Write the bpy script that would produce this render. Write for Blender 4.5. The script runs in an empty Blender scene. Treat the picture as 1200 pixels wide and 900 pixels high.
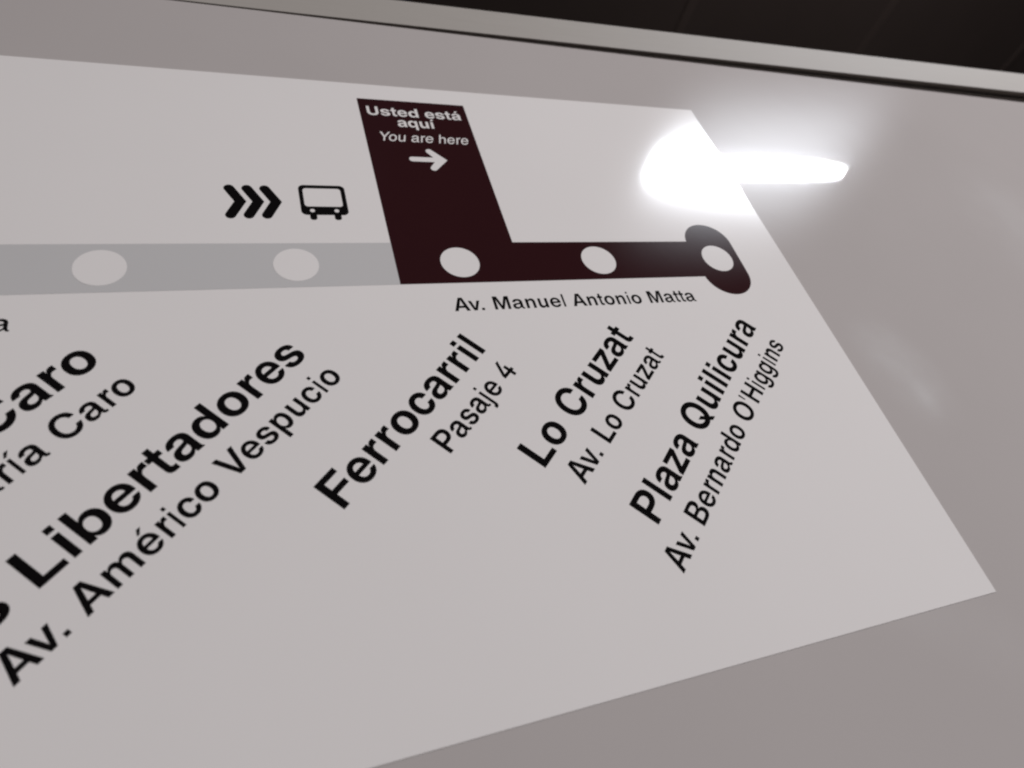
import bpy, bmesh, math
from mathutils import Vector, Matrix
from mathutils.geometry import delaunay_2d_cdt

scene = bpy.context.scene
# ------------------------------------------------------------------ units
# The sign face is laid out in "stops": 1 unit = the spacing of two stop circles = 0.10 m.
# Sign local axes: x along the route line, z up, -y towards the viewer.
S = 0.10
BASE = Vector((0.0, 0.0, 1.60))          # centre of the last stop circle, 1.6 m above the ground

# ------------------------------------------------------------------ camera
cam_data = bpy.data.cameras.new("camera")
cam = bpy.data.objects.new("camera", cam_data)
scene.collection.objects.link(cam)
scene.camera = cam
right = Vector((0.931246, -0.254448, -0.260841))
up = Vector((0.079356, -0.557029, 0.826693))
fwd = Vector((0.355646, 0.790553, 0.498539))
rot = Matrix((right, up, -fwd)).transposed()
cam.matrix_world = Matrix.Translation(BASE + S * Vector((-3.270048, -3.023025, -2.855985))) @ rot.to_4x4()
cam_data.sensor_width = 36.0
cam_data.lens = 782.6818 / 1200.0 * 36.0
cam_data.clip_start = 0.01
cam_data.clip_end = 500.0
cam_data.dof.use_dof = True
cam_data.dof.focus_distance = 0.43
cam_data.dof.aperture_fstop = 7.5

# ------------------------------------------------------------------ world, lamps, exposure
world = bpy.data.worlds.new("World")
scene.world = world
world.use_nodes = True
bg = world.node_tree.nodes["Background"]
bg.inputs[0].default_value = (0.20, 0.19, 0.22, 1)
bg.inputs[1].default_value = 0.06


def lamp(name, loc, target, size, power, color=(1, 1, 1), shape='RECTANGLE'):
    d = bpy.data.lights.new(name, 'AREA')
    d.shape = shape
    d.size, d.size_y = size
    d.energy = power
    d.color = color
    o = bpy.data.objects.new(name, d)
    scene.collection.objects.link(o)
    o.location = BASE + S * Vector(loc)
    z = (o.location - (BASE + S * Vector(target))).normalized()      # lamp shines along -z
    x = Vector((1, 0, 0))
    x = (x - z * x.dot(z)).normalized()
    y = z.cross(x)
    o.matrix_world = Matrix.Translation(o.location) @ Matrix((x, y, z)).transposed().to_4x4()
    return o


# the strip lamp under the shelter roof whose reflection streaks across the sign
lamp("strip_lamp", (31.4, -22.0, 29.5), (31.4, 0.0, -40.0), (1.70, 0.08), 505.0, (0.93, 0.97, 1.04), 'ELLIPSE')
# added fill light from the left, unseen, kept out of the sign's reflections
lamp("side_fill", (-40, -48, 12.5), (-1.0, 0.0, 0.0), (1.0, 0.3), 30.0, (1.0, 0.96, 0.92))

scene.view_settings.view_transform = 'Standard'
scene.view_settings.look = 'None'
scene.view_settings.exposure = 0.07
scene.view_settings.gamma = 1.0
scene.cycles.pixel_filter_type = 'BLACKMAN_HARRIS'
scene.cycles.filter_width = 2.3


# ------------------------------------------------------------------ materials
def new_mat(name):
    m = bpy.data.materials.new(name)
    m.use_nodes = True
    nt = m.node_tree
    return m, nt, nt.nodes["Principled BSDF"]


def node(nt, kind, **kw):
    n = nt.nodes.new(kind)
    for k, v in kw.items():
        setattr(n, k, v)
    return n


def gloss_mat(name, color, rough, halo=0.03, halo_rough=0.21, mid=(0.1, 0.15), bump=0.0, bump_scale=30.0, tint=0.03, drift=9.0):
    """Printed film / enamel: matt colour with faint drift under a clear, slightly wavy gloss layer.
    The gloss is three lobes, a tight one (rough), a fainter one (mid) and a faint wide one (halo), all weighted by Fresnel."""
    m, nt, b = new_mat(name)
    tc = node(nt, 'ShaderNodeTexCoord')
    n1 = node(nt, 'ShaderNodeTexNoise')
    n1.inputs['Scale'].default_value = drift
    n1.inputs['Detail'].default_value = 6.0
    nt.links.new(tc.outputs['Object'], n1.inputs['Vector'])
    mix = node(nt, 'ShaderNodeMix', data_type='RGBA')
    mix.inputs['A'].default_value = tuple(c * (1 - tint) for c in color) + (1,)
    mix.inputs['B'].default_value = tuple(c * (1 + tint) for c in color) + (1,)
    nt.links.new(n1.outputs['Fac'], mix.inputs['Factor'])
    nt.links.new(mix.outputs['Result'], b.inputs['Base Color'])
    b.inputs['Roughness'].default_value = 0.6
    b.inputs['Specular IOR Level'].default_value = 0.0
    mr = node(nt, 'ShaderNodeMapRange', name='gloss roughness')
    mr.inputs['From Min'].default_value = 0.3
    mr.inputs['From Max'].default_value = 0.7
    mr.inputs['To Min'].default_value = rough * 0.93
    mr.inputs['To Max'].default_value = rough * 1.07
    n2 = node(nt, 'ShaderNodeTexNoise')
    n2.inputs['Scale'].default_value = 26.0
    n2.inputs['Detail'].default_value = 6.0
    nt.links.new(tc.outputs['Object'], n2.inputs['Vector'])
    nt.links.new(n2.outputs['Fac'], mr.inputs['Value'])
    fr = node(nt, 'ShaderNodeFresnel')
    fr.inputs['IOR'].default_value = 1.45
    normal = None
    if bump:
        n3 = node(nt, 'ShaderNodeTexNoise')
        n3.inputs['Scale'].default_value = bump_scale
        n3.inputs['Detail'].default_value = 3.0
        nt.links.new(tc.outputs['Object'], n3.inputs['Vector'])
        bp = node(nt, 'ShaderNodeBump')
        bp.inputs['Strength'].default_value = 1.0
        bp.inputs['Distance'].default_value = bump
        nt.links.new(n3.outputs['Fac'], bp.inputs['Height'])
        normal = bp.outputs['Normal']
    last = b.outputs[0]
    for k, r in ((halo, halo_rough), mid, (1.0, None)):
        g = node(nt, 'ShaderNodeBsdfAnisotropic', distribution='BECKMANN')
        if r is None:
            nt.links.new(mr.outputs['Result'], g.inputs['Roughness'])
        else:
            g.inputs['Roughness'].default_value = r
        if normal:
            nt.links.new(normal, g.inputs['Normal'])
        w = node(nt, 'ShaderNodeMath', operation='MULTIPLY')
        w.inputs[1].default_value = k
        nt.links.new(fr.outputs[0], w.inputs[0])
        ms = node(nt, 'ShaderNodeMixShader')
        nt.links.new(w.outputs[0], ms.inputs[0])
        nt.links.new(last, ms.inputs[1])
        nt.links.new(g.outputs[0], ms.inputs[2])
        last = ms.outputs[0]
    out = nt.nodes['Material Output']
    nt.links.new(last, out.inputs['Surface'])
    return m, nt, b


FILM = dict(rough=0.098, halo=0.065, halo_rough=0.215, mid=(0.16, 0.148), bump=0.00002, bump_scale=28.0)
M_SHEET = gloss_mat("white_film", (0.775, 0.700, 0.657), tint=0.018, **FILM)[0]
M_GREYLINE = gloss_mat("grey_print", (0.542, 0.500, 0.476), tint=0.02, **FILM)[0]
M_DARK = gloss_mat("maroon_print", (0.029, 0.008, 0.009), tint=0.1, **FILM)[0]
M_BLACK = gloss_mat("black_print", (0.005, 0.004, 0.004), tint=0.1, **FILM)[0]

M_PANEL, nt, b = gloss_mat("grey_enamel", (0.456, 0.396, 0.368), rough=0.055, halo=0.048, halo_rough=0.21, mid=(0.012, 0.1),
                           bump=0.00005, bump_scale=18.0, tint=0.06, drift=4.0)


def pale_patches(nt, b, spots):
    """Paler and duller patches on the enamel, each with its own place and shape."""
    tc = node(nt, 'ShaderNodeTexCoord')
    wob = node(nt, 'ShaderNodeTexNoise')
    wob.inputs['Scale'].default_value = 22.0
    wob.inputs['Detail'].default_value = 4.0
    nt.links.new(tc.outputs['Object'], wob.inputs['Vector'])
    total = None
    for (x, z, ang, rx, rz, amount) in spots:
        mp = node(nt, 'ShaderNodeMapping', vector_type='TEXTURE')
        mp.inputs['Location'].default_value = (x * S, 0, z * S)
        mp.inputs['Rotation'].default_value = (0, math.radians(-ang), 0)
        mp.inputs['Scale'].default_value = (rx * S, 100.0, rz * S)
        nt.links.new(tc.outputs['Object'], mp.inputs['Vector'])
        g = node(nt, 'ShaderNodeTexGradient', gradient_type='SPHERICAL')
        nt.links.new(mp.outputs['Vector'], g.inputs['Vector'])
        m0 = node(nt, 'ShaderNodeMath', operation='MULTIPLY')
        nt.links.new(g.outputs['Fac'], m0.inputs[0])
        nt.links.new(wob.outputs['Fac'], m0.inputs[1])
        m1 = node(nt, 'ShaderNodeMapRange', interpolation_type='SMOOTHSTEP')
        m1.inputs['From Min'].default_value = 0.0
        m1.inputs['From Max'].default_value = 0.55
        m1.inputs['To Max'].default_value = amount
        nt.links.new(m0.outputs[0], m1.inputs['Value'])
        if total is None:
            total = m1.outputs['Result']
        else:
            ad = node(nt, 'ShaderNodeMath', operation='ADD', use_clamp=True)
            nt.links.new(total, ad.inputs[0])
            nt.links.new(m1.outputs['Result'], ad.inputs[1])
            total = ad.outputs[0]
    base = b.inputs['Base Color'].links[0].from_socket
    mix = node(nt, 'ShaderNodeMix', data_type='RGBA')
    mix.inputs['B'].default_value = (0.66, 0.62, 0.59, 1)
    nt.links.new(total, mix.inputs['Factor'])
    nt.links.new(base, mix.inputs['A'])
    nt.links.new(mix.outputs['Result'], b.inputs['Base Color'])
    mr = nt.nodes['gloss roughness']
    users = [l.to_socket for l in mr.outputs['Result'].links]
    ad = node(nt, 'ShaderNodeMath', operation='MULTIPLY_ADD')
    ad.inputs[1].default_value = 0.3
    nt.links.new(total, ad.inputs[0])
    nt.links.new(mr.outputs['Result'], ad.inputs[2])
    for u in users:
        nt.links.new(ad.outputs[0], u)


# x, z, tilt, half-width, half-height, strength
pale_patches(nt, b, [(1.07, -1.08, 10, 0.40, 0.62, 0.30), (1.12, -1.36, 0, 0.16, 0.20, 0.22),
               (3.75, 0.35, -10, 0.8, 1.1, 0.13), (0.2, -2.75, 60, 0.3, 1.0, 0.06)])  # wide right-edge patch: a soft reflection painted into the enamel colour


def rail_mat():
    m, nt, b = new_mat("brushed_aluminium")
    tc = node(nt, 'ShaderNodeTexCoord')
    mp = node(nt, 'ShaderNodeMapping')
    mp.inputs['Scale'].default_value = (3.0, 260.0, 260.0)
    nt.links.new(tc.outputs['Object'], mp.inputs['Vector'])
    n1 = node(nt, 'ShaderNodeTexNoise')
    n1.inputs['Scale'].default_value = 6.0
    n1.inputs['Detail'].default_value = 4.0
    nt.links.new(mp.outputs['Vector'], n1.inputs['Vector'])
    mix = node(nt, 'ShaderNodeMix', data_type='RGBA')
    mix.inputs['A'].default_value = (0.31, 0.27, 0.235, 1)
    mix.inputs['B'].default_value = (0.365, 0.318, 0.28, 1)
    nt.links.new(n1.outputs['Fac'], mix.inputs['Factor'])
    nt.links.new(mix.outputs['Result'], b.inputs['Base Color'])
    b.inputs['Roughness'].default_value = 0.7
    b.inputs['Specular IOR Level'].default_value = 0.05
    bp = node(nt, 'ShaderNodeBump')
    bp.inputs['Distance'].default_value = 0.00004
    nt.links.new(n1.outputs['Fac'], bp.inputs['Height'])
    nt.links.new(bp.outputs['Normal'], b.inputs['Normal'])
    return m


M_RAIL = rail_mat()


def plain_mat(name, col, rough, spec=0.5, var=0.15, scale=4.0):
    m, nt, b = new_mat(name)
    tc = node(nt, 'ShaderNodeTexCoord')
    n1 = node(nt, 'ShaderNodeTexNoise')
    n1.inputs['Scale'].default_value = scale
    n1.inputs['Detail'].default_value = 6.0
    nt.links.new(tc.outputs['Object'], n1.inputs['Vector'])
    mix = node(nt, 'ShaderNodeMix', data_type='RGBA')
    mix.inputs['A'].default_value = tuple(c * (1 - var) for c in col) + (1,)
    mix.inputs['B'].default_value = tuple(c * (1 + var) for c in col) + (1,)
    nt.links.new(n1.outputs['Fac'], mix.inputs['Factor'])
    nt.links.new(mix.outputs['Result'], b.inputs['Base Color'])
    b.inputs['Roughness'].default_value = rough
    b.inputs['Specular IOR Level'].default_value = spec
    return m


M_SEAL = plain_mat("black_rubber", (0.012, 0.011, 0.010), 0.7)
M_ROOF = plain_mat("dark_roof_paint", (0.12, 0.082, 0.066), 0.65, var=0.2, scale=1.5)
M_SEAM = plain_mat("roof_seam_metal", (0.145, 0.1, 0.081), 0.6)


# ------------------------------------------------------------------ mesh helpers
def link(name, me, mat, parent=None, label=None):
    o = bpy.data.objects.new(name, me)
    scene.collection.objects.link(o)
    me.materials.append(mat)
    if parent is not None:
        o.parent = parent
    if label:
        o["label"] = label
    return o


def box_mesh(name, x0, x1, y0, y1, z0, z1, bevel=0.0):
    bm = bmesh.new()
    vs = [bm.verts.new((x * S, y * S, z * S)) for x in (x0, x1) for y in (y0, y1) for z in (z0, z1)]
    for f in ((0, 1, 3, 2), (4, 6, 7, 5), (0, 4, 5, 1), (2, 3, 7, 6), (0, 2, 6, 4), (1, 5, 7, 3)):
        bm.faces.new([vs[i] for i in f])
    bmesh.ops.recalc_face_normals(bm, faces=bm.faces)
    if bevel:
        bmesh.ops.bevel(bm, geom=list(bm.edges), offset=bevel, segments=3, affect='EDGES', profile=0.5)
    me = bpy.data.meshes.new(name)
    bm.to_mesh(me)
    bm.free()
    return me


def inside(p, poly):
    r = False
    for i in range(len(poly)):
        (x0, y0), (x1, y1) = poly[i - 1], poly[i]
        if (y0 > p[1]) != (y1 > p[1]) and p[0] < x0 + (p[1] - y0) / (y1 - y0) * (x1 - x0):
            r = not r
    return r


def winding(p, poly):
    w = 0
    for i in range(len(poly)):
        (x0, y0), (x1, y1) = poly[i - 1], poly[i]
        if (y0 > p[1]) != (y1 > p[1]) and p[0] < x0 + (p[1] - y0) / (y1 - y0) * (x1 - x0):
            w += 1 if y1 > y0 else -1
    return w


def fill(bm, contours, layer, rule='parity'):
    """Fill closed outlines as a film facing the viewer, `layer` ink layers up."""
    test = (lambda g: sum(inside(g, l) for l in contours) % 2) if rule == 'parity' else (
        lambda g: sum(winding(g, l) for l in contours))
    y = -layer * 0.00004
    flat = [p for l in contours for p in l]
    edges, k = [], 0
    for l in contours:
        edges += [(k + n, k + (n + 1) % len(l)) for n in range(len(l))]
        k += len(l)
    co, _, tris, _, _, _ = delaunay_2d_cdt([Vector((p[0] * 1000, p[1] * 1000)) for p in flat], edges, [], 0, 1e-4)
    vs = [bm.verts.new((p[0] * S / 1000, y, p[1] * S / 1000)) for p in co]
    for t in tris:
        if test([sum(co[n][c] for n in t) / 3000 for c in (0, 1)]):
            f = bm.faces.new([vs[n] for n in t])
            f.normal_update()
            if f.normal.y > 0:
                f.normal_flip()


def print_shape(name, contours, mat, parent, layer=1, label=None):
    bm = bmesh.new()
    fill(bm, contours, layer)
    me = bpy.data.meshes.new(name)
    bm.to_mesh(me)
    bm.free()
    return link(name, me, mat, parent, label)


def circle(cx, cy, r, n=72):
    return [(cx + r * math.cos(2 * math.pi * i / n), cy + r * math.sin(2 * math.pi * i / n)) for i in range(n)]


def arc(cx, cy, r, a0, a1, n=12):
    return [(cx + r * math.cos(math.radians(a0 + (a1 - a0) * i / n)),
             cy + r * math.sin(math.radians(a0 + (a1 - a0) * i / n))) for i in range(n + 1)]


def round_rect(x0, y0, x1, y1, r):
    return (arc(x1 - r, y1 - r, r, 0, 90) + arc(x0 + r, y1 - r, r, 90, 180)
            + arc(x0 + r, y0 + r, r, 180, 270) + arc(x1 - r, y0 + r, r, 270, 360))


# ------------------------------------------------------------------ lettering: outlines in 1/1000 em, (advance, contours of x, y, on-curve)
LIGHT_FACE = {
 ' ': (278, []),
 "'": (191, [[59,718,1,133,718,1,120,463,1,72,463,1]]),
 '.': (278, [[79,0,1,79,120,1,199,120,1,199,0,1]]),
 '4': (556, [[25,153,1,25,261,1,295,703,1,415,703,1,148,263,1,148,262,1,523,262,1,523,153,1],[329,0,1,329,186,1,329,235,1,329,438,1,441,438,1,441,0,1]]),
 'A': (667, [[14,0,1,250,718,1,419,718,1,654,0,1,508,0,1,399,358,1,380,424,0,340,567,0,316,659,1,353,659,1,328,567,0,288,424,0,268,358,1,156,0,1],[161,161,1,161,275,1,508,275,1,508,161,1]]),
 'B': (667, [[74,0,1,74,718,1,359,718,1,436,718,0,544,671,0,600,589,0,600,533,1,600,492,0,569,428,0,512,385,0,473,375,1,473,374,1,516,370,0,586,327,0,627,253,0,627,202,1,627,142,0,569,51,0,457,0,0,374,0,1],[213,113,1,356,113,1,416,113,0,482,163,0,482,209,1,482,240,0,452,285,0,397,310,0,358,310,1,213,310,1],[213,418,1,350,418,1,384,418,0,432,441,0,458,483,0,458,512,1,458,555,0,400,605,0,350,605,1,213,605,1]]),
 'C': (722, [[375,-19,1,279,-19,0,129,73,0,44,243,0,44,359,1,44,475,0,129,645,0,279,737,0,375,737,1,436,737,0,540,699,0,621,629,0,673,530,0,681,469,1,541,469,1,535,502,0,506,554,0,463,590,0,409,609,0,377,609,1,316,609,0,229,547,0,183,435,0,183,359,1,183,283,0,229,171,0,316,109,0,377,109,1,409,109,0,463,128,0,505,164,0,534,215,0,541,248,1,681,248,1,673,187,0,621,89,0,540,19,0,436,-19,0]]),
 'H': (722, [[77,0,1,77,718,1,212,718,1,212,427,1,511,427,1,511,718,1,646,718,1,646,0,1,511,0,1,511,305,1,212,305,1,212,0,1]]),
 'L': (556, [[76,0,1,76,718,1,215,718,1,215,122,1,537,122,1,537,0,1]]),
 'M': (833, [[73,0,1,73,718,1,258,718,1,370,371,1,376,349,0,394,285,0,413,215,0,429,152,0,434,131,1,402,131,1,407,152,0,423,215,0,442,285,0,459,349,0,465,371,1,576,718,1,761,718,1,761,0,1,636,0,1,636,349,1,636,373,0,637,438,0,639,512,0,641,587,0,641,621,1,657,621,1,647,584,0,626,505,0,606,432,0,588,370,0,582,349,1,469,0,1,366,0,1,251,349,1,245,370,0,227,432,0,207,505,0,185,584,0,174,621,1,193,621,1,193,587,0,195,512,0,197,438,0,198,373,0,198,349,1,198,0,1]]),
 'O': (778, [[389,-19,1,289,-19,0,130,74,0,39,243,0,39,359,1,39,475,0,130,645,0,289,737,0,389,737,1,489,737,0,647,645,0,739,475,0,739,359,1,739,243,0,647,73,0,489,-19,0],[389,109,1,448,109,0,539,168,0,591,279,0,591,359,1,591,438,0,539,550,0,448,609,0,389,609,1,331,609,0,240,550,0,187,438,0,187,359,1,187,279,0,240,168,0,331,109,0]]),
 'P': (667, [[86,0,1,86,718,1,364,718,1,443,718,0,559,661,0,622,556,0,622,484,1,622,413,0,558,308,0,441,250,0,362,250,1,163,250,1,163,370,1,355,370,1,395,370,0,453,398,0,484,449,0,484,484,1,484,520,0,453,570,0,395,598,0,355,598,1,227,598,1,227,0,1]]),
 'V': (667, [[253,0,1,20,718,1,162,718,1,273,360,1,291,298,0,332,149,0,356,59,1,319,59,1,342,149,0,382,298,0,400,360,1,507,718,1,647,718,1,419,0,1]]),
 'Y': (667, [[269,0,1,269,271,1,14,718,1,170,718,1,289,501,1,306,471,0,337,411,0,352,381,1,321,381,1,335,411,0,366,471,0,382,501,1,498,718,1,653,718,1,402,271,1,402,0,1]]),
 'a': (556, [[205,-15,1,156,-15,0,80,20,0,36,91,0,36,144,1,36,190,0,67,250,0,120,286,0,190,305,0,228,309,1,273,314,0,326,323,0,349,340,0,349,357,1,349,361,1,349,382,0,329,413,0,292,431,0,266,431,1,240,431,0,200,413,0,177,380,0,175,359,1,51,359,1,54,414,0,108,494,0,203,538,0,269,538,1,319,538,0,397,513,0,450,466,0,478,398,0,478,356,1,478,104,1,478,62,0,508,60,0,530,63,1,530,-3,1,512,-13,0,484,-13,1,408,-13,0,393,66,1,336,44,0,298,6,0,243,-15,0],[240,86,1,274,86,0,324,113,0,350,160,0,350,189,1,350,244,1,344,241,0,324,234,0,297,228,0,265,222,0,248,219,1,224,216,0,185,199,0,162,170,0,162,148,1,162,128,0,181,100,0,216,86,0]]),
 'b': (556, [[317,-15,1,287,-15,0,235,5,0,194,44,0,180,74,1,179,74,1,179,-4,1,58,-4,1,58,718,1,181,718,1,181,436,1,182,436,1,197,464,0,237,500,0,289,518,0,318,518,1,378,518,0,467,451,0,517,331,0,517,252,1,517,172,0,467,52,0,378,-15,0],[286,97,1,319,97,0,366,133,0,393,203,0,393,252,1,393,302,0,366,371,0,319,407,0,286,407,1,253,407,0,203,369,0,175,299,0,175,252,1,175,205,0,203,135,0,253,97,0]]),
 'c': (500, [[261,-15,1,192,-15,0,88,55,0,30,179,0,30,261,1,30,343,0,88,468,0,192,538,0,261,538,1,306,538,0,382,508,0,439,452,0,474,376,0,477,331,1,357,331,1,354,351,0,339,385,0,315,410,0,283,423,0,263,423,1,229,423,0,181,383,0,155,311,0,155,261,1,155,212,0,181,139,0,229,100,0,263,100,1,283,100,0,315,113,0,338,138,0,353,172,0,356,193,1,477,193,1,475,148,0,441,72,0,384,16,0,307,-15,0]]),
 'd': (556, [[237,-15,1,176,-15,0,85,52,0,35,172,0,35,252,1,35,331,0,86,451,0,176,518,0,236,518,1,266,518,0,318,500,0,359,464,0,374,436,1,375,436,1,375,718,1,499,718,1,499,-4,1,376,-4,1,376,74,1,376,74,1,362,44,0,320,5,0,267,-15,0],[268,97,1,302,97,0,353,135,0,381,205,0,381,252,1,381,299,0,353,369,0,302,407,0,268,407,1,236,407,0,187,371,0,161,302,0,161,252,1,161,203,0,187,133,0,236,97,0]]),
 'e': (556, [[282,-15,1,209,-15,0,100,56,0,40,181,0,40,261,1,40,342,0,101,467,0,208,538,0,278,538,1,331,538,0,419,498,0,482,425,0,516,324,0,516,264,1,516,226,1,88,226,1,88,318,1,453,318,1,394,295,1,394,336,0,366,397,0,315,429,0,280,429,1,246,429,0,195,397,0,167,336,0,167,295,1,167,233,1,167,191,0,195,127,0,248,92,0,286,92,1,313,92,0,356,110,0,385,141,0,391,162,1,511,162,1,502,110,0,438,30,0,341,-15,0]]),
 'g': (556, [[276,-220,1,212,-220,0,121,-178,0,69,-101,0,63,-50,1,182,-50,1,187,-70,0,213,-99,0,251,-114,0,276,-114,1,324,-114,0,377,-54,0,377,5,1,377,86,1,377,86,1,363,55,0,322,15,0,270,-4,0,240,-4,1,180,-4,0,90,65,0,40,186,0,40,265,1,40,345,0,90,468,0,180,538,0,239,538,1,269,538,0,320,519,0,362,479,0,377,450,1,377,450,1,377,527,1,499,527,1,499,15,1,499,-68,0,442,-172,0,341,-220,0],[271,110,1,304,110,0,354,149,0,382,220,0,382,267,1,382,315,0,354,386,0,304,425,0,271,425,1,239,425,0,191,388,0,164,318,0,164,267,1,164,217,0,191,147,0,239,110,0]]),
 'h': (556, [[188,284,1,188,0,1,65,0,1,65,718,1,188,718,1,188,377,1,164,377,1,186,445,0,267,519,0,329,519,1,378,519,0,451,473,0,491,383,0,491,318,1,491,0,1,368,0,1,368,294,1,368,347,0,323,402,0,281,402,1,254,402,0,212,377,0,188,325,0]]),
 'i': (222, [[67,0,1,67,523,1,155,523,1,155,0,1],[67,618,1,67,718,1,155,718,1,155,618,1]]),
 'j': (222, [[47,503,1,147,503,1,147,-54,1,147,-102,0,119,-173,0,65,-210,0,24,-210,1,-16,-210,1,-16,-101,1,7,-101,1,28,-101,0,47,-71,0,47,-38,1],[67,618,1,67,718,1,155,718,1,155,618,1]]),
 'l': (222, [[67,0,1,67,718,1,155,718,1,155,0,1]]),
 'm': (833, [[65,0,1,65,527,1,186,527,1,186,410,1,178,410,1,190,453,0,235,510,0,294,538,0,327,538,1,381,538,0,460,468,0,468,410,1,454,410,1,463,449,0,508,507,0,573,538,0,612,538,1,657,538,0,728,494,0,769,410,0,769,349,1,769,0,1,644,0,1,644,325,1,644,373,0,597,421,0,563,421,1,536,421,0,498,395,0,477,350,0,477,319,1,477,0,1,357,0,1,357,329,1,357,371,0,312,421,0,277,421,1,253,421,0,213,396,0,190,347,0,190,312,1,190,0,1]]),
 'n': (556, [[188,294,1,188,0,1,65,0,1,65,527,1,186,527,1,186,391,1,164,391,1,186,461,0,267,538,0,329,538,1,378,538,0,451,490,0,491,397,0,491,330,1,491,0,1,368,0,1,368,305,1,368,359,0,323,416,0,281,416,1,254,416,0,212,390,0,188,337,0]]),
 'o': (556, [[278,-14,1,206,-14,0,96,55,0,35,179,0,35,261,1,35,344,0,96,468,0,206,538,0,278,538,1,351,538,0,460,468,0,521,344,0,521,261,1,521,179,0,460,55,0,351,-14,0],[278,101,1,312,101,0,363,140,0,391,212,0,391,261,1,391,312,0,363,384,0,312,423,0,278,423,1,244,423,0,193,384,0,165,312,0,165,261,1,165,211,0,193,140,0,244,101,0]]),
 'p': (556, [[58,-207,1,58,527,1,179,527,1,179,455,1,181,455,1,195,483,0,236,520,0,289,538,0,318,538,1,378,538,0,467,469,0,517,346,0,517,265,1,517,182,0,467,59,0,378,-10,0,317,-10,1,287,-10,0,236,10,0,196,50,0,182,80,1,181,80,1,181,-207,1],[286,105,1,319,105,0,366,143,0,393,214,0,393,265,1,393,316,0,366,386,0,319,424,0,286,424,1,253,424,0,203,384,0,175,313,0,175,265,1,175,216,0,203,145,0,253,105,0]]),
 'r': (333, [[77,0,1,77,534,1,189,534,1,189,444,1,191,444,1,203,491,0,254,538,0,297,538,1,307,538,0,325,537,0,332,536,1,332,414,1,326,414,0,296,417,0,281,417,1,256,417,0,216,389,0,193,334,0,193,293,1,193,0,1]]),
 's': (500, [[252,-15,1,191,-15,0,94,27,0,36,106,0,32,163,1,159,163,1,163,127,0,210,87,0,250,87,1,289,87,0,333,120,0,333,146,1,333,167,0,300,194,0,270,201,1,186,219,1,116,234,0,43,312,0,43,373,1,43,422,0,92,497,0,183,538,0,245,538,1,306,538,0,398,494,0,451,415,0,452,360,1,332,360,1,332,393,0,285,436,0,248,436,1,213,436,0,172,402,0,172,378,1,172,356,0,204,329,0,232,322,1,322,303,1,395,287,0,464,216,0,464,158,1,464,105,0,410,28,0,315,-15,0]]),
 't': (278, [[257,524,1,257,412,1,14,412,1,14,524,1],[79,669,1,180,669,1,180,154,1,180,126,0,196,105,0,217,105,1,226,105,0,250,105,0,257,105,1,257,-7,1,248,-7,0,214,-7,0,198,-7,1,137,-7,0,79,61,0,79,132,1]]),
 'u': (556, [[228,-15,1,180,-15,0,108,33,0,68,126,0,68,193,1,68,523,1,189,523,1,189,218,1,189,164,0,235,107,0,275,107,1,302,107,0,344,133,0,368,187,0,368,229,1,368,523,1,489,523,1,489,-4,1,370,-4,1,370,132,1,391,132,1,369,62,0,290,-15,0]]),
 'v': (500, [[181,0,1,8,523,1,139,523,1,218,260,1,231,215,0,255,124,0,267,79,1,237,79,1,249,124,0,272,215,0,285,260,1,363,523,1,492,523,1,319,0,1]]),
 'z': (500, [[31,0,1,31,95,1,297,410,1,297,411,1,31,411,1,31,523,1,466,523,1,466,423,1,204,113,1,204,111,1,469,111,1,469,0,1]]),
 'é': (556, [[282,-15,1,209,-15,0,100,56,0,40,181,0,40,261,1,40,342,0,101,467,0,208,538,0,278,538,1,331,538,0,419,498,0,482,425,0,516,324,0,516,264,1,516,226,1,88,226,1,88,318,1,453,318,1,394,295,1,394,336,0,366,397,0,315,429,0,280,429,1,246,429,0,195,397,0,167,336,0,167,295,1,167,233,1,167,191,0,195,127,0,248,92,0,286,92,1,313,92,0,356,110,0,385,141,0,391,162,1,511,162,1,502,110,0,438,30,0,341,-15,0],[322,734,1,430,734,1,304,593,1,233,593,1]]),
 'í': (222, [[67,0,1,67,523,1,155,523,1,155,0,1],[156,734,1,264,734,1,138,593,1,67,593,1]]),
}
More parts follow.
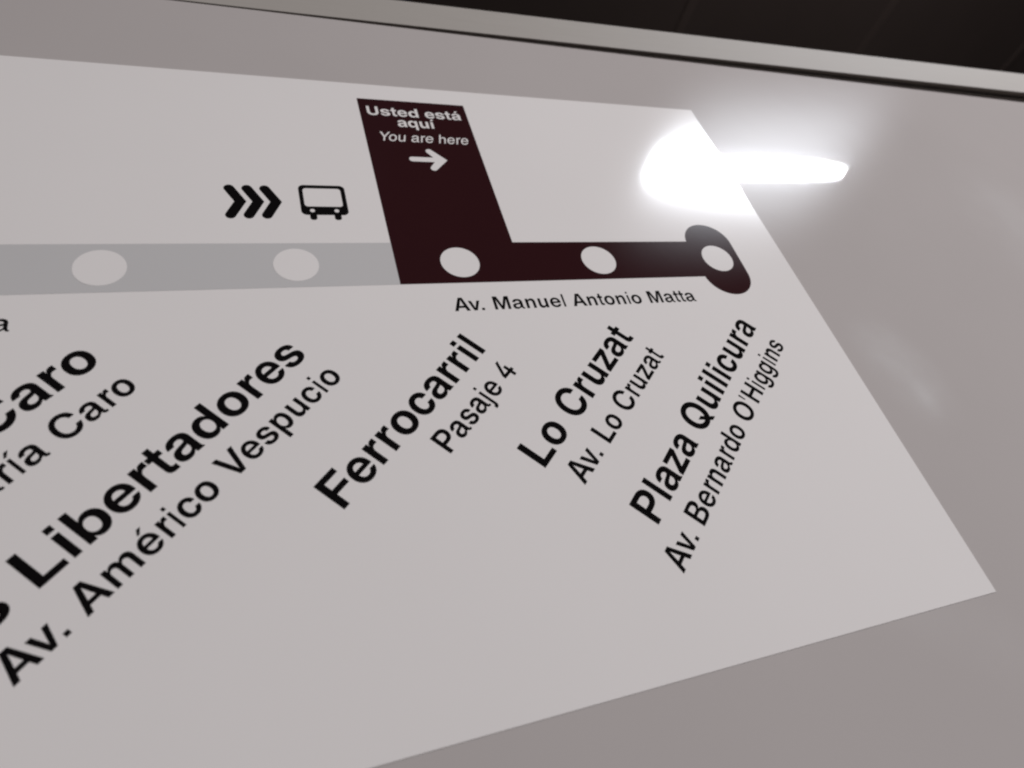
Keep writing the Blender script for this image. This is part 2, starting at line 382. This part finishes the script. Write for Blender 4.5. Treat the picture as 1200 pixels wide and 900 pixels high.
BOLD_FACE = {
 ' ': (278, []),
 'C': (722, [[376,-19,1,280,-19,0,130,73,0,44,242,0,44,359,1,44,476,0,130,646,0,280,737,0,376,737,1,438,737,0,543,699,0,624,628,0,676,528,0,684,467,1,537,467,1,531,499,0,503,549,0,462,584,0,409,602,0,378,602,1,319,602,0,235,543,0,190,433,0,190,359,1,190,284,0,235,175,0,319,116,0,378,116,1,409,116,0,461,133,0,502,168,0,531,218,0,537,250,1,684,250,1,676,189,0,624,90,0,542,19,0,438,-19,0]]),
 'F': (611, [[76,0,1,76,718,1,587,718,1,587,590,1,229,590,1,229,414,1,563,414,1,563,290,1,229,290,1,229,0,1]]),
 'L': (611, [[76,0,1,76,718,1,235,718,1,235,128,1,583,128,1,583,0,1]]),
 'P': (667, [[73,0,1,73,718,1,360,718,1,442,718,0,562,660,0,627,555,0,627,482,1,627,410,0,561,304,0,441,246,0,359,246,1,157,246,1,157,371,1,351,371,1,390,371,0,448,399,0,479,448,0,479,482,1,479,516,0,448,566,0,390,593,0,351,593,1,224,593,1,224,0,1]]),
 'Q': (778, [[331,255,1,460,255,1,528,170,1,589,100,1,714,-52,1,575,-52,1,493,50,1,446,108,1],[390,-19,1,292,-19,0,135,73,0,44,242,0,44,358,1,44,476,0,135,645,0,292,737,0,390,737,1,489,737,0,646,645,0,737,476,0,737,358,1,737,242,0,646,73,0,489,-19,0],[390,116,1,447,116,0,534,172,0,583,281,0,583,358,1,583,436,0,534,545,0,447,602,0,390,602,1,334,602,0,247,545,0,198,436,0,198,358,1,198,281,0,247,172,0,334,116,0]]),
 'U': (722, [[362,-19,1,274,-19,0,144,48,0,72,167,0,72,245,1,72,718,1,215,718,1,215,258,1,215,215,0,251,149,0,317,112,0,362,112,1,406,112,0,472,149,0,508,215,0,508,258,1,508,718,1,651,718,1,651,246,1,651,167,0,579,48,0,449,-19,0]]),
 'a': (556, [[209,-14,1,157,-14,0,76,22,0,29,93,0,29,147,1,29,193,0,62,254,0,119,291,0,193,310,0,233,314,1,281,319,0,338,328,0,362,346,0,362,363,1,362,366,1,362,386,0,342,416,0,304,433,0,278,433,1,251,433,0,210,416,0,186,384,0,184,364,1,46,364,1,49,420,0,107,501,0,210,546,0,282,546,1,336,546,0,420,521,0,478,473,0,508,404,0,508,361,1,508,84,1,508,40,0,534,22,1,534,0,1,386,0,1,372,18,0,368,58,1,348,45,0,307,6,0,249,-14,0],[250,91,1,285,91,0,336,117,0,364,163,0,364,192,1,364,246,1,357,243,0,336,236,0,309,230,0,277,224,0,259,222,1,234,218,0,194,201,0,170,173,0,170,151,1,170,133,0,190,105,0,226,91,0]]),
 'b': (611, [[356,-14,1,322,-14,0,264,6,0,219,45,0,204,75,1,203,75,1,203,-3,1,61,-3,1,61,718,1,205,718,1,205,437,1,206,437,1,222,465,0,267,501,0,324,519,0,357,519,1,423,519,0,522,451,0,578,332,0,578,253,1,578,173,0,523,53,0,423,-14,0],[318,103,1,353,103,0,404,138,0,432,205,0,432,253,1,432,301,0,404,367,0,353,402,0,318,402,1,283,402,0,228,365,0,198,298,0,198,253,1,198,208,0,228,140,0,283,103,0]]),
 'c': (556, [[287,-14,1,211,-14,0,97,57,0,34,183,0,34,266,1,34,349,0,97,475,0,211,546,0,287,546,1,337,546,0,421,515,0,483,458,0,521,380,0,524,333,1,387,333,1,384,354,0,369,387,0,344,411,0,310,424,0,289,424,1,254,424,0,204,386,0,177,314,0,177,266,1,177,217,0,204,146,0,254,108,0,289,108,1,310,108,0,343,121,0,367,145,0,383,179,0,386,200,1,524,200,1,522,154,0,485,75,0,422,18,0,337,-14,0]]),
 'd': (611, [[256,-14,1,189,-14,0,89,53,0,34,173,0,34,253,1,34,332,0,90,451,0,190,519,0,255,519,1,289,519,0,345,501,0,390,465,0,406,437,1,407,437,1,407,718,1,551,718,1,551,-3,1,409,-3,1,409,75,1,408,75,1,393,45,0,348,6,0,290,-14,0],[294,103,1,330,103,0,384,140,0,414,208,0,414,253,1,414,298,0,384,365,0,330,402,0,294,402,1,259,402,0,208,367,0,180,301,0,180,253,1,180,205,0,208,138,0,259,103,0]]),
 'e': (556, [[280,-14,1,202,-14,0,87,58,0,23,184,0,23,266,1,23,347,0,88,474,0,201,546,0,275,546,1,332,546,0,425,506,0,492,431,0,528,330,0,528,269,1,528,228,1,74,228,1,74,324,1,459,324,1,393,301,1,393,342,0,365,400,0,314,431,0,278,431,1,243,431,0,192,400,0,164,342,0,164,301,1,164,235,1,164,194,0,192,133,0,246,99,0,284,99,1,312,99,0,356,116,0,385,146,0,391,167,1,523,167,1,514,113,0,445,32,0,342,-14,0]]),
 'i': (278, [[69,0,1,69,532,1,209,532,1,209,0,1],[69,600,1,69,725,1,209,725,1,209,600,1]]),
 'l': (278, [[69,0,1,69,718,1,209,718,1,209,0,1]]),
 'o': (611, [[306,-14,1,225,-14,0,102,56,0,34,182,0,34,266,1,34,350,0,102,476,0,225,546,0,306,546,1,387,546,0,510,476,0,578,350,0,578,266,1,578,182,0,510,56,0,387,-14,0],[306,108,1,342,108,0,396,146,0,426,216,0,426,266,1,426,315,0,396,386,0,342,424,0,306,424,1,270,424,0,216,386,0,186,315,0,186,266,1,186,216,0,216,146,0,270,108,0]]),
 'q': (611, [[551,-207,1,407,-207,1,407,83,1,405,83,1,391,53,0,346,13,0,290,-8,0,256,-8,1,189,-8,0,89,62,0,34,186,0,34,270,1,34,351,0,90,476,0,190,546,0,255,546,1,289,546,0,346,527,0,391,491,0,407,463,1,409,463,1,409,535,1,551,535,1],[294,114,1,330,114,0,384,152,0,414,223,0,414,270,1,414,317,0,384,387,0,330,425,0,294,425,1,259,425,0,208,388,0,180,319,0,180,270,1,180,220,0,208,151,0,259,114,0]]),
 'r': (389, [[64,0,1,64,542,1,204,542,1,204,450,1,205,450,1,219,499,0,279,546,0,330,546,1,343,546,0,364,545,0,373,545,1,373,415,1,365,416,0,329,418,0,311,418,1,282,418,0,235,389,0,209,334,0,209,293,1,209,0,1]]),
 's': (556, [[279,-14,1,210,-14,0,100,29,0,35,110,0,30,167,1,179,167,1,183,133,0,234,94,0,277,94,1,319,94,0,366,125,0,366,149,1,366,170,0,329,196,0,296,203,1,202,221,1,124,236,0,42,315,0,42,377,1,42,428,0,98,504,0,201,546,0,271,546,1,341,546,0,445,502,0,504,421,0,506,365,1,365,365,1,365,397,0,315,439,0,275,439,1,237,439,0,193,407,0,193,383,1,193,362,0,227,336,0,258,330,1,360,310,1,442,294,0,519,222,0,519,163,1,519,110,0,458,30,0,350,-14,0]]),
 't': (333, [[309,530,1,309,412,1,10,412,1,10,530,1],[88,676,1,216,676,1,216,160,1,216,133,0,235,112,0,260,112,1,271,112,0,301,112,0,309,112,1,309,-6,1,298,-6,0,256,-6,0,235,-6,1,159,-6,0,88,63,0,88,137,1]]),
 'u': (611, [[245,-14,1,191,-14,0,110,35,0,66,130,0,66,197,1,66,532,1,209,532,1,209,225,1,209,172,0,258,116,0,302,116,1,332,116,0,377,141,0,402,194,0,402,235,1,402,532,1,545,532,1,545,-3,1,404,-3,1,404,137,1,428,137,1,404,66,0,315,-14,0]]),
 'z': (500, [[20,0,1,20,100,1,293,412,1,293,413,1,20,413,1,20,532,1,476,532,1,476,426,1,208,120,1,208,118,1,480,118,1,480,0,1]]),
 'á': (556, [[209,-14,1,157,-14,0,76,22,0,29,93,0,29,147,1,29,193,0,62,254,0,119,291,0,193,310,0,233,314,1,281,319,0,338,328,0,362,346,0,362,363,1,362,366,1,362,386,0,342,416,0,304,433,0,278,433,1,251,433,0,210,416,0,186,384,0,184,364,1,46,364,1,49,420,0,107,501,0,210,546,0,282,546,1,336,546,0,420,521,0,478,473,0,508,404,0,508,361,1,508,84,1,508,40,0,534,22,1,534,0,1,386,0,1,372,18,0,368,58,1,348,45,0,307,6,0,249,-14,0],[250,91,1,285,91,0,336,117,0,364,163,0,364,192,1,364,246,1,357,243,0,336,236,0,309,230,0,277,224,0,259,222,1,234,218,0,194,201,0,170,173,0,170,151,1,170,133,0,190,105,0,226,91,0],[281,750,1,427,750,1,319,604,1,219,604,1]]),
 'í': (278, [[69,0,1,69,532,1,209,532,1,209,0,1],[142,750,1,288,750,1,180,604,1,80,604,1]]),
}
SLANT_FACE = {
 ' ': (278, []),
 'Y': (667, [[283,0,1,283,289,1,14,718,1,132,718,1,274,490,1,295,456,0,334,389,0,353,356,1,317,356,1,335,389,0,375,456,0,395,490,1,535,718,1,653,718,1,385,289,1,385,0,1]]),
 'a': (556, [[220,-15,1,168,-15,0,84,21,0,36,93,0,36,146,1,36,192,0,71,251,0,130,284,0,206,302,0,246,307,1,296,313,0,354,321,0,379,337,0,379,357,1,379,362,1,379,389,0,353,430,0,304,454,0,269,454,1,234,454,0,181,431,0,150,391,0,148,366,1,48,366,1,51,416,0,107,494,0,205,538,0,270,538,1,318,538,0,395,513,0,449,466,0,478,400,0,478,360,1,478,104,1,478,62,0,508,60,0,530,63,1,530,-3,1,512,-13,0,484,-13,1,408,-13,0,393,66,1,367,48,0,329,10,0,267,-15,0],[239,68,1,288,68,0,350,103,0,379,161,0,379,194,1,379,258,1,374,253,0,349,246,0,312,239,0,270,232,0,249,229,1,220,225,0,168,206,0,136,172,0,136,143,1,136,120,0,161,86,0,208,68,0]]),
 'e': (556, [[283,-15,1,207,-15,0,98,56,0,40,181,0,40,261,1,40,341,0,101,466,0,208,538,0,278,538,1,332,538,0,420,498,0,482,424,0,516,323,0,516,261,1,516,234,1,86,234,1,86,312,1,464,312,1,422,287,1,422,338,0,387,413,0,322,453,0,278,453,1,235,453,0,171,413,0,135,338,0,135,287,1,135,245,1,135,193,0,170,114,0,237,70,0,284,70,1,319,70,0,372,92,0,406,131,0,414,157,1,508,157,1,498,106,0,435,29,0,341,-15,0]]),
 'h': (556, [[160,294,1,160,0,1,65,0,1,65,718,1,160,718,1,160,383,1,135,383,1,159,452,0,247,519,0,309,519,1,360,519,0,443,473,0,491,384,0,491,317,1,491,0,1,396,0,1,396,306,1,396,369,0,337,433,0,284,433,1,249,433,0,193,404,0,160,343,0]]),
 'o': (556, [[278,-14,1,206,-14,0,96,56,0,35,180,0,35,261,1,35,343,0,96,467,0,206,538,0,278,538,1,351,538,0,460,467,0,521,343,0,521,261,1,521,180,0,460,56,0,351,-14,0],[278,73,1,323,73,0,388,119,0,423,204,0,423,261,1,423,319,0,388,404,0,323,451,0,278,451,1,233,451,0,168,404,0,133,319,0,133,261,1,133,204,0,168,119,0,233,73,0]]),
 'r': (333, [[77,0,1,77,531,1,170,531,1,170,446,1,171,446,1,186,489,0,247,538,0,295,538,1,307,538,0,326,536,0,332,535,1,332,440,1,326,442,0,297,446,0,279,446,1,250,446,0,202,418,0,174,362,0,174,318,1,174,0,1]]),
 'u': (556, [[248,-15,1,198,-15,0,116,32,0,68,125,0,68,195,1,68,523,1,161,523,1,161,205,1,161,141,0,220,74,0,273,74,1,307,74,0,363,104,0,396,168,0,396,218,1,396,523,1,489,523,1,489,-5,1,397,-5,1,397,125,1,420,125,1,396,55,0,309,-15,0]]),
}


def outline(flat, steps=5):
    k = [tuple(flat[i:i + 3]) for i in range(0, len(flat), 3)]
    pts = []
    for i, a in enumerate(k):
        b = k[(i + 1) % len(k)]
        pts.append(a)
        if not a[2] and not b[2]:
            pts.append(((a[0] + b[0]) / 2, (a[1] + b[1]) / 2, 1))
    while not pts[0][2]:
        pts = pts[1:] + pts[:1]
    out = []
    for i, a in enumerate(pts):
        if a[2]:
            out.append((a[0], a[1]))
            continue
        p, q = pts[i - 1], pts[(i + 1) % len(pts)]
        for s in range(1, steps):
            t = s / steps
            out.append(tuple((1 - t) ** 2 * p[c] + 2 * t * (1 - t) * a[c] + t * t * q[c] for c in (0, 1)))
    return out


KERN = {'Av': -45, 'v.': -70, 'Pa': -20, 'Ve': -60, 'Yo': -90, ' A': -10}


def lettering(name, text, face, em, pos, align, mat, parent, angle=0.0, slant=0.0, width=None, layer=1, label=None):
    """One printed line. pos = ink start/middle/end on the baseline, in sign units. width = ink length."""
    glyphs, x = [], 0.0
    for i, ch in enumerate(text):
        adv, cs = face[ch]
        glyphs.append([[(px + x, py) for px, py in outline(c)] for c in cs])
        x += adv + KERN.get(text[i:i + 2], 0)
    xs = [p[0] for g in glyphs for c in g for p in c]
    x0, x1 = min(xs), max(xs)
    k = em / 1000.0
    kx = width / (x1 - x0) if width else k
    off = {'start': x0, 'middle': (x0 + x1) / 2, 'end': x1}[align]
    ca, sa = math.cos(math.radians(angle)), math.sin(math.radians(angle))
    sl = math.tan(math.radians(slant))
    bm = bmesh.new()
    for g in glyphs:
        cs = []
        for c in g:
            o = []
            for px, py in c:
                u, v = (px - off) * kx + sl * py * k, py * k
                o.append((pos[0] + u * ca - v * sa, pos[1] + u * sa + v * ca))
            cs.append(o)
        if cs:
            fill(bm, cs, layer, 'winding')
    me = bpy.data.meshes.new(name)
    bm.to_mesh(me)
    bm.free()
    return link(name, me, mat, parent, label)


# ------------------------------------------------------------------ the shelter roof overhead
roof = bpy.data.objects.new("shelter_roof", None)
scene.collection.objects.link(roof)
roof.location = BASE + Vector((0, 0, 3.35))
roof["label"] = "dark shelter roof of plain sheets with faint seams, above and behind the sign"
roof["category"] = "roof"
ROOF_L = 6.1
seams = [23.1 + 15.0 * i for i in range(6)]
edges = [ROOF_L] + seams + [113.0]
for a, b in zip(edges[:-1], edges[1:]):
    link("roof_sheet", box_mesh("roof_sheet", a + 0.002, b - 0.002, -60, 60, 0, 0.3, 0.0), M_ROOF, roof)
for s in seams:
    link("seam_strip", box_mesh("seam_strip", s - 0.32, s + 0.32, -60, 60, -0.03, -0.002, 0.0005), M_SEAM, roof)

# ------------------------------------------------------------------ the sign
sign = bpy.data.objects.new("route_sign", None)
scene.collection.objects.link(sign)
sign.location = BASE
sign["label"] = "grey metal stop sign with a white route map, maroon line and slanted black stop names"
sign["category"] = "sign"

# enamelled back panel, the sheet's thickness behind the sheet
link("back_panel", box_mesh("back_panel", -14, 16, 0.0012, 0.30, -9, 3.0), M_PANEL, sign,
     "glossy grey metal panel with a faint pale patch beside the white map")

# aluminium top rail: stands further proud of the panel towards the right
RX0, RX1 = -14.0, 16.0


def lerp_rail(x):
    t = (x + 3.2) / 9.2
    return max(0.004, 0.006 + (0.076 - 0.006) * t), 2.72 - 0.062 * t, 3.10 + 0.005 * t   # proud, bottom, top


def rail_mesh():
    bm = bmesh.new()
    rings = []
    for i in range(31):
        x = RX0 + (RX1 - RX0) * i / 30
        d, zb, zt = lerp_rail(x)
        rings.append([bm.verts.new((x * S, y * S, z * S)) for y, z in ((-d, zb), (-d, zt), (0.30, zt), (0.30, zb))])
    for a, b in zip(rings[:-1], rings[1:]):
        for k in range(4):
            bm.faces.new((a[k], a[(k + 1) % 4], b[(k + 1) % 4], b[k]))
    bm.faces.new(rings[0])
    bm.faces.new(rings[-1])
    bmesh.ops.recalc_face_normals(bm, faces=bm.faces)
    ed = [e for e in bm.edges if all(v.co.y < 0 for v in e.verts) and abs(e.verts[0].co.x - e.verts[1].co.x) > 1e-6]
    bmesh.ops.bevel(bm, geom=ed, offset=0.0005, segments=3, affect='EDGES', profile=0.5)
    me = bpy.data.meshes.new("top_rail")
    bm.to_mesh(me)
    bm.free()
    return me


link("top_rail", rail_mesh(), M_RAIL, sign, "brushed aluminium rail along the top edge")

# white route sheet
sheet = link("route_sheet", box_mesh("route_sheet", -14, 0.6333, 0.0, 0.002, -2.6528, 1.8405), M_SHEET, sign,
             "white printed sheet with sharp corners")
sheet.data.transform(Matrix.Identity(4))

BT, BB = 0.1743, -0.1746
print_shape("travelled_line", [[(-14, BB), (-2.4157, BB), (-2.4157, BT), (-14, BT)]], M_GREYLINE, sheet, 1,
            "light grey line of the stops already passed")
cw, chh = 0.1976, 0.352
hx = math.sqrt(max(0.0, cw ** 2 - 0))          # bar runs into the straight side of the terminal marker
cap = arc(0, chh - cw, cw, 0, 180, 28) + [(-cw, BT)]
cap2 = [(-cw, BB)] + arc(0, -(chh - cw), cw, 180, 360, 28)
dark = [(-2.4157, BB), (-cw, BB)] + cap2[1:] + cap[:-1] + [(-cw, BT), (-1.5926, BT), (-1.5926, 1.6595), (-2.4157, 1.6595)]
print_shape("remaining_line", [dark], M_DARK, sheet, 1, "dark maroon line with a tall flag and a rounded end marker")

for i in range(-4, 1):
    print_shape("stop_circle", [circle(i, 0, 0.1281)], M_SHEET, sheet, 2)

# chevrons
def chevron(tip, y):
    r = 0.031
    hx, hy = 0.0, 0.118
    top = (tip - 0.096, y + hy)
    bot = (tip - 0.096, y - hy)
    # upper arm from top to the tip; unit vector along the arm and its normal
    ax, ay = tip - 0.036 - top[0], y - top[1]
    l = math.hypot(ax, ay)
    ax, ay = ax / l, ay / l
    a = math.degrees(math.atan2(-ax, ay))      # normal pointing to the back/below side
    nx, ny = -ay, ax                            # outer (right/up) normal
    if nx < 0:
        nx, ny = -nx, -ny
    ao = math.degrees(math.atan2(ny, nx))
    # where the outer and inner offset lines meet the axis
    tx = top[0] + nx * r + ax * ((y - top[1] - ny * r) / ay)
    bx = top[0] - nx * r + ax * ((y - top[1] + ny * r) / ay)
    up_cap = arc(top[0], top[1], r, ao, ao + 180, 12)
    lo_cap = arc(bot[0], bot[1], r, 180 - ao, 360 - ao, 12)
    s = tip - tx
    return [(px + s, py) for px, py in [(tx, y)] + up_cap + [(bx, y)] + lo_cap]


for k, tip in enumerate((-3.241, -3.138, -3.034)):
    print_shape("direction_chevron", [chevron(tip, 0.530)], M_BLACK, sheet, 1)

# bus pictogram
bus = [round_rect(-2.927, 0.418, -2.637, 0.692, 0.035),
       round_rect(-2.901, 0.494, -2.665, 0.662, 0.022),
       circle(-2.859, 0.457, 0.015, 24), circle(-2.710, 0.457, 0.015, 24)]
bi = print_shape("bus_icon", bus, M_BLACK, sheet, 1, "small black front view of a bus")
for cx in (-2.857, -2.708):
    print_shape("wheel", [round_rect(cx - 0.021, 0.374, cx + 0.021, 0.432, 0.018)], M_BLACK, bi, 2)

# arrow in the flag
def stroke(p, q, r, n=10):
    a = math.degrees(math.atan2(q[1] - p[1], q[0] - p[0]))
    return arc(q[0], q[1], r, a - 90, a + 90, n) + arc(p[0], p[1], r, a + 90, a + 270, n)


T = 0.0245
ar = [(-1.868, 0.992)]
tipx, ty = -1.866, 0.992
arrow = ([(tipx, ty)] + arc(-1.983, ty + 0.092, T, 45, 225, 8) + [(tipx - 0.098, ty + T), (-2.12, ty + T)]
         + arc(-2.12, ty, T, 90, 270, 8) + [(tipx - 0.098, ty - T)] + arc(-1.983, ty - 0.092, T, 135, 315, 8))
print_shape("arrow", [arrow], M_SHEET, sheet, 2, "small white arrow pointing along the line")

# flag lettering
FLAG = "white lettering in the maroon flag"
lettering("notice_text", "Usted está", BOLD_FACE, 0.1415, (-2.004, 1.471), 'middle', M_SHEET, sheet, width=0.715, layer=2, label=FLAG + ", first line")
lettering("notice_text", "aquí", BOLD_FACE, 0.1415, (-2.016, 1.350), 'middle', M_SHEET, sheet, width=0.282, layer=2, label=FLAG + ", second line")
lettering("notice_text", "You are here", SLANT_FACE, 0.1385, (-1.995, 1.182), 'middle', M_SHEET, sheet, slant=12, width=0.665, layer=2, label=FLAG + ", slanted thin line")

# the street along the line
lettering("street_name", "Av. Manuel Antonio Matta", LIGHT_FACE, 0.146, (-2.122, -0.399), 'start', M_BLACK, sheet, width=1.746, label="thin black street name running level under the maroon line")
lettering("street_name", "a", LIGHT_FACE, 0.146, (-4.364, -0.406), 'end', M_BLACK, sheet, label="last letter of a level street name at the left edge")

# slanted stop names and the streets below them
A = 43.0
ua = (math.cos(math.radians(A)), math.sin(math.radians(A)))
va = (-ua[1], ua[0])


def slanted(name, text, face, em, stop, u0, u1, v, label):
    end = (stop + ua[0] * u1 + va[0] * v, ua[1] * u1 + va[1] * v)
    lettering(name, text, face, em, end, 'end', M_BLACK, sheet, angle=A, width=(u1 - u0) if u0 is not None else None, label=label)


BE, RE = 0.2605, 0.191
for text, stop, u0, u1, v, lab in (
        ("Caro", -4, None, -0.398, -0.480, "bold black stop name cut by the left edge"),
        ("Los Libertadores", -3, None, -0.455, -0.482, "bold black stop name, longest and lowest on the left"),
        ("Ferrocarril", -2, -1.751, -0.483, -0.511, "bold black stop name under the first circle of the maroon line"),
        ("Lo Cruzat", -1, -1.657, -0.461, -0.500, "bold black stop name under the second circle of the maroon line"),
        ("Plaza Quilicura", 0, -2.283, -0.455, -0.481, "bold black stop name under the rounded end marker")):
    slanted("station_name", text, BOLD_FACE, BE, stop, u0, u1, v, lab)
for text, stop, u0, u1, v, lab in (
        ("María Caro", -4, None, -0.393, -0.712, "thin black street name cut by the left edge"),
        ("Av. Américo Vespucio", -3, -2.287, -0.440, -0.708, "thin black street name, longest and lowest on the left"),
        ("Pasaje 4", -2, -1.180, -0.482, -0.737, "short thin black street name under the first circle of the maroon line"),
        ("Av. Lo Cruzat", -1, -1.605, -0.452, -0.725, "thin black street name under the second circle of the maroon line"),
        ("Av. Bernardo O'Higgins", 0, -2.446, -0.462, -0.704, "thin black street name nearest the sheet's right edge")):
    slanted("street_name", text, LIGHT_FACE, RE, stop, u0, u1, v, lab)
